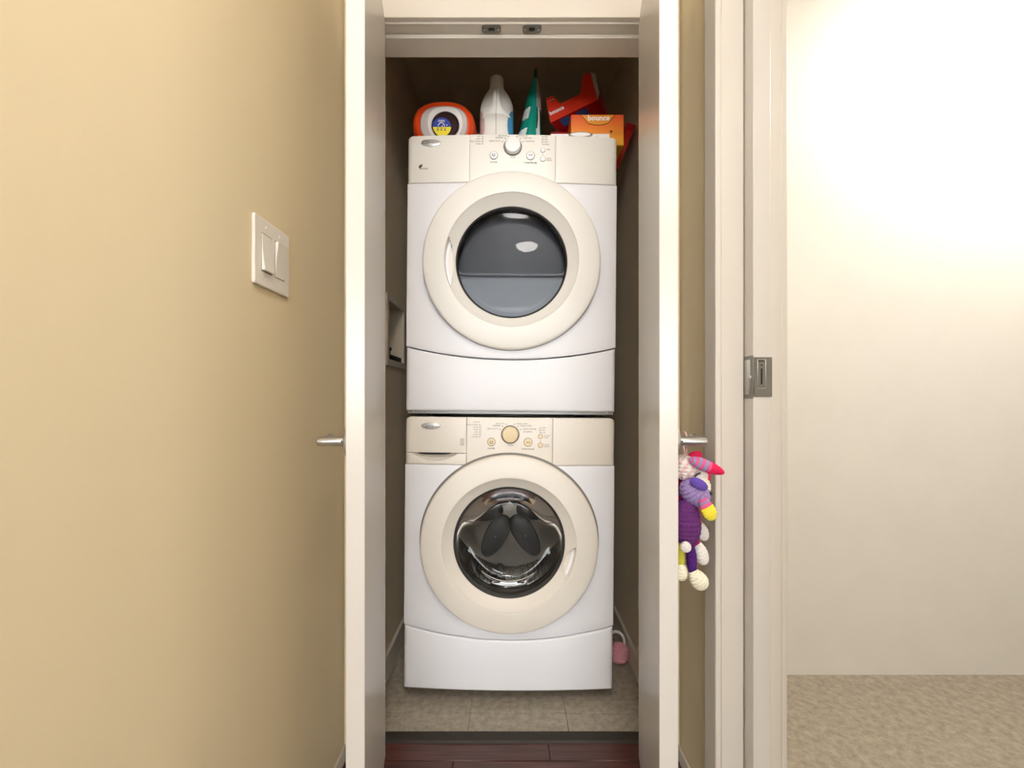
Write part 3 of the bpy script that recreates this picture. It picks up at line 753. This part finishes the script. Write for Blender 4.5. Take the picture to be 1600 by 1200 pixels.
# teal pouch standing on edge
tp = thing('refill_pouch', 'teal and white refill pouch standing beside the white jug', 'pouch', (.06, 1.575, ZT))
secs = [(0, .050, .040, .000), (.01, .052, .042, .000), (.045, .0475, .043, .0015), (.08, .041, .042, .005), (.115, .0355, .040, .009), (.155, .0305, .037, .013), (.20, .0245, .034, .0165), (.235, .0165, .032, .019), (.258, .0105, .031, .0205), (.268, .0075, .031, .0215), (.288, .0065, .031, .022)]
rows = []; NN = 48
for z, a, b, cx in secs:
    rows.append([(cx+x+ .0015*math.sin(k*2.1+z*90), y, z) for k, (x, y) in enumerate(ell(NN, a, b, 1.7))])
def pm(i, j):
    ang = 360*(j+.5)/NN
    z = secs[min(i, len(secs)-1)][0]
    if z >= .255: return 1
    if z >= .15 and (ang > 292 or ang < 70): return 3
    if 150 < ang < 246:
        return 0 if (.08 <= z < .11 or z >= .15) else 2
    if 306 <= ang < 321 and z < .155: return 2
    if ang >= 300 or ang < 90: return 1 if z > .075 else 2 if ang < 312 else 1
    return 0
MB().grid(rows, True, True, True, mf=pm).build('pouch_body', [teal_m, tdark, pwhite, pgrey], tp, angle=70)

# white slab with oval metal knob
ws = thing('white_lid', 'thin white plastic lid with an oval steel-rimmed grip lying before the orange carton', 'lid', (.223, 1.483, ZT+.0015))
MB().box(-.097, .097, -.016, .0165, 0, .0165).build('lid_plate', white_p, ws, bevel=.002)
rows = []
for s, dy in ((1, 0), (1.0, -.004), (.9, -.006), (.84, -.0045), (.82, -.003)):
    rows.append([(.001+x*s, -.016+dy, .0115+z*s) for x, z in ell(48, .0395, .0082, 2)])
g = MB().grid(rows, True).build('grip_rim', steel, ws)
MB().prism(ell(48, .033, .0067, 2, .001, .0115), -.0195, -.016).build('grip_face', white_p, ws)
for sx in (-.055, .055): MB().lathe_y([(.004, -.019), (.004, -.016)], sx, .006, 16, True).build('lid_boss', jwhite, ws)

# upright orange carton
oc = thing('dryer_sheet_box', 'orange dryer-sheet carton reading bounce, upright at the dryer edge', 'carton', (.286, 1.5005, ZT-.002))
ob_ = MB().box(-.0885, .0885, 0, .105, 0, .1035).build('carton_body', orange_box, oc, bevel=.0012)
tr = [(-.055, .101)]+[(-.031+.065*i/10, .073-.006*math.sin(PI*i/10)) for i in range(11)]+[(.058, .101)]
fp = MB().prism(tr, -.0012, .0005).build('flap', flap_m, oc)
m = MB(); m.tube([(x, -.0013, z) for x, z in tr], .0009, 6); m.build('flap_outline', line_m, fp)
m = MB(); text_into(m, 'bounce', .025, .004, .0905, -.0018, bold=.0006); m.build('lettering', white_p, fp, smooth=False)
m = MB(); m.lathe_y([(.0045, -.0012), (.0045, .0003)], .046, .046, 16, True)
m.build('seal_print', line_m, oc)
m = MB()
for q in range(4): m.box(.054, .082, -.0006, .0003, .0485-q*.0042, .0502-q*.0042)
m.build('fine_print', flap_m, oc, smooth=False)

# closed dark red carton lying behind
rc = thing('dryer_sheet_box', 'dark red carton lying half hidden beneath the torn open carton', 'carton', (.225, 1.675, ZT-.0015))
MB().box(-.085, .08, -.055, .055, 0, .116).build('carton_body', dred_m, rc, bevel=.0015)
m = MB().box(-.078, -.03, -.0556, -.055, .07, .105); m.build('picture_print', picblue, rc)
m = MB()
for q in range(4): m.box(-.075, -.035, -.0556, -.055, .045-q*.008, .048-q*.008)
m.build('fine_print', jgrey, rc)

# torn-open tilted carton
tc_ = thing('dryer_sheet_box', 'torn open red carton reading bounce, tipped on top of the others', 'carton', (.205, 1.58, 1.958))
ox, oz = .205, 1.958
F = [(.1174, 2.0468), (.1445, 2.0558), (.1565, 2.0440), (.1715, 2.0287), (.2392, 2.0626)]
F += [(.2405+.0008*i+(.0018 if i % 2 else 0), 2.066+.0064*i) for i in range(10)]
F += [(.2505, 2.1285), (.2754, 2.1416), (.3024, 2.0423), (.1354, 1.9610)]
F = [(x-ox, z-oz) for x, z in F]
v = Vector((.058, .088, -.004))
fp = MB().prism(F, 0, .0016).build('front_panel', red_m, tc_, smooth=False)
BL = Vector((.1354-ox, 0, 1.9610-oz)); BR = Vector((.3024-ox, 0, 2.0423-oz)); TL = Vector((.1174-ox, 0, 2.0468-oz)); TR = Vector((.2754-ox, 0, 2.1416-oz))
def quad(a, b, c, d, th, name, mts, sm=False):
    n = (b-a).cross(d-a).normalized()*th; vs = [a, b, c, d, a+n, b+n, c+n, d+n]
    return MB().add(vs, [(0, 1, 2, 3), (7, 6, 5, 4), (0, 4, 5, 1), (1, 5, 6, 2), (2, 6, 7, 3), (3, 7, 4, 0)], None, [0, 1, 1, 1, 1, 1]).build(name, mts, tc_, smooth=False)
quad(BL, BR, BR+v, BL+v, .0015, 'bottom_panel', [dred_m, cardin])
quad(BR, TR, TR+v+Vector((.0, 0, -.012)), BR+v, .0015, 'side_panel', [dred_m, cardin])
quad(BL, BL+v, TL+v, TL, .0015, 'side_panel', [red_m, cardin])
bk = [BL+v, BR+v, TR+v+Vector((0, 0, -.012)), TL+v+Vector((.09, 0, .05)), TL+v+Vector((.03, 0, .012)), TL+v]
MB().add(bk+[p+Vector((0, .0015, 0)) for p in bk], [(0, 1, 2, 3, 4, 5), (11, 10, 9, 8, 7, 6)]+[(i, i+6, (i+1) % 6+6, (i+1) % 6) for i in range(6)]).build('back_panel', cardin, tc_, smooth=False)
quad(TR+Vector((.0015, .001, 0)), TR+Vector((.021, .012, .001)), TR+Vector((.036, .014, -.066)), BR+Vector((.0, .001, .003)), .001, 'torn_flap', [cardw, cardw])
quad(TR+Vector((.028, .02, -.012)), TR+Vector((.062, .06, -.075)), BR+Vector((.055, .06, -.03)), BR+Vector((.012, .01, -.01)), .001, 'torn_flap', [dred_m, cardin])
dirb = (BR-BL).normalized(); ang = math.atan2(dirb.z, dirb.x)
MR = Matrix.Translation((.1575-ox, -.0006, 2.0045-oz)) @ Matrix.Rotation(-ang, 4, 'Y')
m = MB(); text_into(m, 'bounce', .0185, 0, 0, 0, M=MR, bold=.0006); m.build('lettering', white_p, fp, smooth=False)
up = Vector((-dirb.z, 0, dirb.x))
m = MB(); MR2 = Matrix.Translation((.1365-ox, -.0006, 2.041-oz)) @ Matrix.Rotation(-ang*.75, 4, 'Y'); m.box(-.011, .013, -.0003, .0003, -.0009, .0009, M=MR2); m.build('fine_print', white_p, fp)
a = BL+dirb*.05+v*.12; b = BL+dirb*.085+v*.12
def bprint(s0, s1, t0, t1):
    n = (BR-BL).cross(v).normalized(); n = n if n.z < 0 else -n
    p = [BL+dirb*s+v*t+n*.0008 for s, t in ((s0, t0), (s1, t0), (s1, t1), (s0, t1))]
    MB().add(p, [(0, 1, 2, 3)]).build('picture_print', picblue, tc_)
bprint(.03, .07, .05, .45); bprint(.095, .135, .08, .5)

# carton wedged between dryer and wall
wc = thing('dryer_sheet_box', 'dark red carton leaning between the dryer and the closet wall', 'carton', (.3965, 1.665, 1.897), (0, math.radians(22), 0))
MB().box(-.0175, .0175, -.05, .055, -.082, .09).build('carton_body', dred_m, wc, bevel=.0015)
m = MB()
for q in range(14): m.box(-.006, .014, -.0506, -.05, -.06+q*.009, -.0565+q*.009)
m.build('fine_print', red_m, wc, smooth=False)

# ------------------------------------------------------------------ crocheted things
def crochet(center, rad, rows=10, cols=18, amp=.05, rot=None, taper=0, colf=None, seg=56, vs=None):
    vs = vs or rows*6; seg = cols*5
    R = (rot or Matrix.Identity(4)); out = []
    for i in range(vs+1):
        v_ = .001+(1-.002)*i/vs; th = PI*v_; row = []
        rr = v_*rows; k = int(rr); fr_ = rr-k
        for j in range(seg):
            u = j/seg; b = math.sqrt(abs(math.sin(PI*fr_)))*(.55+.45*abs(math.sin(PI*(u*cols+.5*(k % 2)))))
            s = 1+amp*(b-.6)
            tp_ = 1+taper*math.cos(th)
            p = Vector((rad[0]*math.sin(th)*math.cos(2*PI*u)*s*tp_, rad[1]*math.sin(th)*math.sin(2*PI*u)*s*tp_, rad[2]*math.cos(th)*s))
            row.append(tuple(Vector(center)+(R @ p)))
        out.append(row)
    return MB().grid(out, True, mf=(lambda i, j: colf(int((i+.5)/vs*rows), rows, j/seg)) if colf else None)
def RY(d): return Matrix.Rotation(math.radians(d), 3, 'Y')
def RX(d): return Matrix.Rotation(math.radians(d), 3, 'X')
def RZ(d): return Matrix.Rotation(math.radians(d), 3, 'Z')
S = .001314      # one design unit in metres
def C(x, y, d=0): return ((x-1075)*S, d, (820-y)*S)
OX, OY, OZ = .3615, .925, CAM_H-.263
def toy(name, label): return thing(name, label, 'toy', (OX, OY, OZ))
t1 = toy('crochet_toy', 'purple crocheted animal with lilac head and white pompom tail hanging from the lever')
def part(t, nm, mats, c, r, **k):
    r = tuple(q*S for q in r); return crochet(c, r, **k).build(nm, mats, t, angle=80)
part(t1, 'body', Y['purple'], C(1074.5, 817), (21, 19, 38), rows=15, cols=20, taper=-.12, amp=.10)
hd = part(t1, 'head', [Y['lilac'], Y['cream']], C(1087, 770), (20.5, 20, 25), rows=11, cols=18, rot=RY(-42), amp=.10)
part(t1, 'muzzle', Y['cream'], C(1099, 761, .003), (13, 14, 15.5), rows=8, cols=14, amp=.08)
part(t1, 'ear', Y['violet'], C(1085, 753, -.026), (8, 5, 15), rows=8, cols=10, rot=RY(118), amp=.08)
part(t1, 'ear', [Y['lilac'], Y['yellow'], Y['rose']], C(1098, 790, -.026), (10.5, 5, 20), rows=11, cols=12, rot=RY(-28), taper=-.25, amp=.10, colf=lambda r, n, u: 1 if r > 4 else (2 if r % 2 == 0 and r > 1 else 0))
MB().lathe_y([(.0035, .002), (.0032, -.002), (.0015, -.0035), (.0002, -.004)], 0, 0, 16, M=Matrix.Translation(C(1107.5, 770, -.012))).build('eye', black_m, t1)
part(t1, 'pompom_tail', Y['white'], C(1065, 849, -.0265), (8, 8, 8), rows=8, cols=12, amp=.12)
l = part(t1, 'leg', Y['olive'], C(1063.5, 869, -.004), (6.5, 7, 21), rows=9, cols=10, amp=.10)
part(t1, 'foot', Y['cream'], C(1063.5, 893, -.007), (9.5, 11, 13.5), rows=8, cols=14, amp=.10).parent = l
l = part(t1, 'leg', Y['dpurple'], C(1080, 873, -.006), (8, 8, 26), rows=11, cols=12, rot=RY(-4), amp=.10)
part(t1, 'foot', Y['cream'], C(1089.5, 904, -.008), (13, 12, 17.5), rows=10, cols=16, rot=RY(-38), taper=-.15, amp=.10).parent = l
part(t1, 'arm', Y['dpurple'], C(1058, 800, .004), (6, 6, 18), rows=8, cols=10, rot=RY(12), amp=.10)
t2 = toy('crochet_toy', 'pink crocheted animal with a blush head and striped pink-tipped ear hanging from the lever')
part(t2, 'head', [Y['blush'], Y['white']], C(1076, 732, .012), (18.5, 18, 20.5), rows=10, cols=18, amp=.10, colf=lambda r, n, u: int(u*18+r*.5) % 2)
part(t2, 'body', [Y['magenta'], Y['violet']], C(1071, 795, .036), (19, 13, 40), rows=14, cols=18, amp=.10, colf=lambda r, n, u: 0 if r % 5 < 4 else 1)
part(t2, 'muzzle', Y['white'], C(1096, 746, .012), (15, 14, 13), rows=8, cols=14, amp=.08)
part(t2, 'ear', [Y['bluegrey'], Y['hot'], Y['rose']], C(1101, 727, -.014), (9.5, 7, 29), rows=16, cols=14, rot=RY(112), taper=-.12, amp=.08, colf=lambda r, n, u: 1 if r < 7 else (2 if r % 2 else 0))
part(t2, 'ear_back', Y['hot'], C(1089, 714, .006), (8, 6, 12), rows=8, cols=10, rot=RY(70), amp=.08)
part(t2, 'ear', Y['pink'], C(1107, 742, .014), (9, 6, 17), rows=10, cols=12, rot=RY(-15), amp=.08)
MB().tube([C(1083, 744, -.012), C(1087, 740, -.0125), C(1092, 738, -.012)], .0018, 8).build('eye', black_m, t2)
part(t2, 'arm', Y['rose'], C(1097, 815, .016), (5, 5, 17), rows=8, cols=10, amp=.10)
part(t2, 'hand', Y['white'], C(1103, 834, .014), (9, 9, 15.5), rows=9, cols=14, rot=RY(-18), taper=-.15, amp=.10)
l = part(t2, 'leg', Y['magenta'], C(1091, 848, .016), (8, 8, 18), rows=9, cols=12, rot=RY(-15), amp=.10)
part(t2, 'foot', Y['white'], C(1100, 868, .014), (11, 11, 20), rows=11, cols=16, rot=RY(-20), taper=-.15, amp=.10).parent = l
# hanging cord of the pink toy, looped over the lever
loop = [C(1076, 718, .006), C(1075, 700, .003), C(1074, 684, -.003), C(1073.7, 676.0, .004), C(1073.5, 675.0, .012), C(1073.5, 680, .021), C(1074, 695, .018), C(1076, 716, .012)]
MB().tube(loop, .0013, 8).build('hanging_cord', Y['blush'], t2)

# pink crocheted ball with a white ring
rb = thing('crochet_rattle', 'pink crocheted ball rattle with a white ring on the tile floor', 'toy', (.402, 1.678, 0))
crochet((-.002, 0, .036), (.0365, .0365, .0365), rows=16, cols=26, amp=.12).build('ball', Y['ball'], rb, angle=80)
MB().tube([(-.006+.030*math.cos(q), .022+.012*math.sin(q), .068+.030*math.sin(q)) for q in [i*2*PI/36 for i in range(36)]], .0055, 12, closed=True).build('ring', Y['white'], rb)
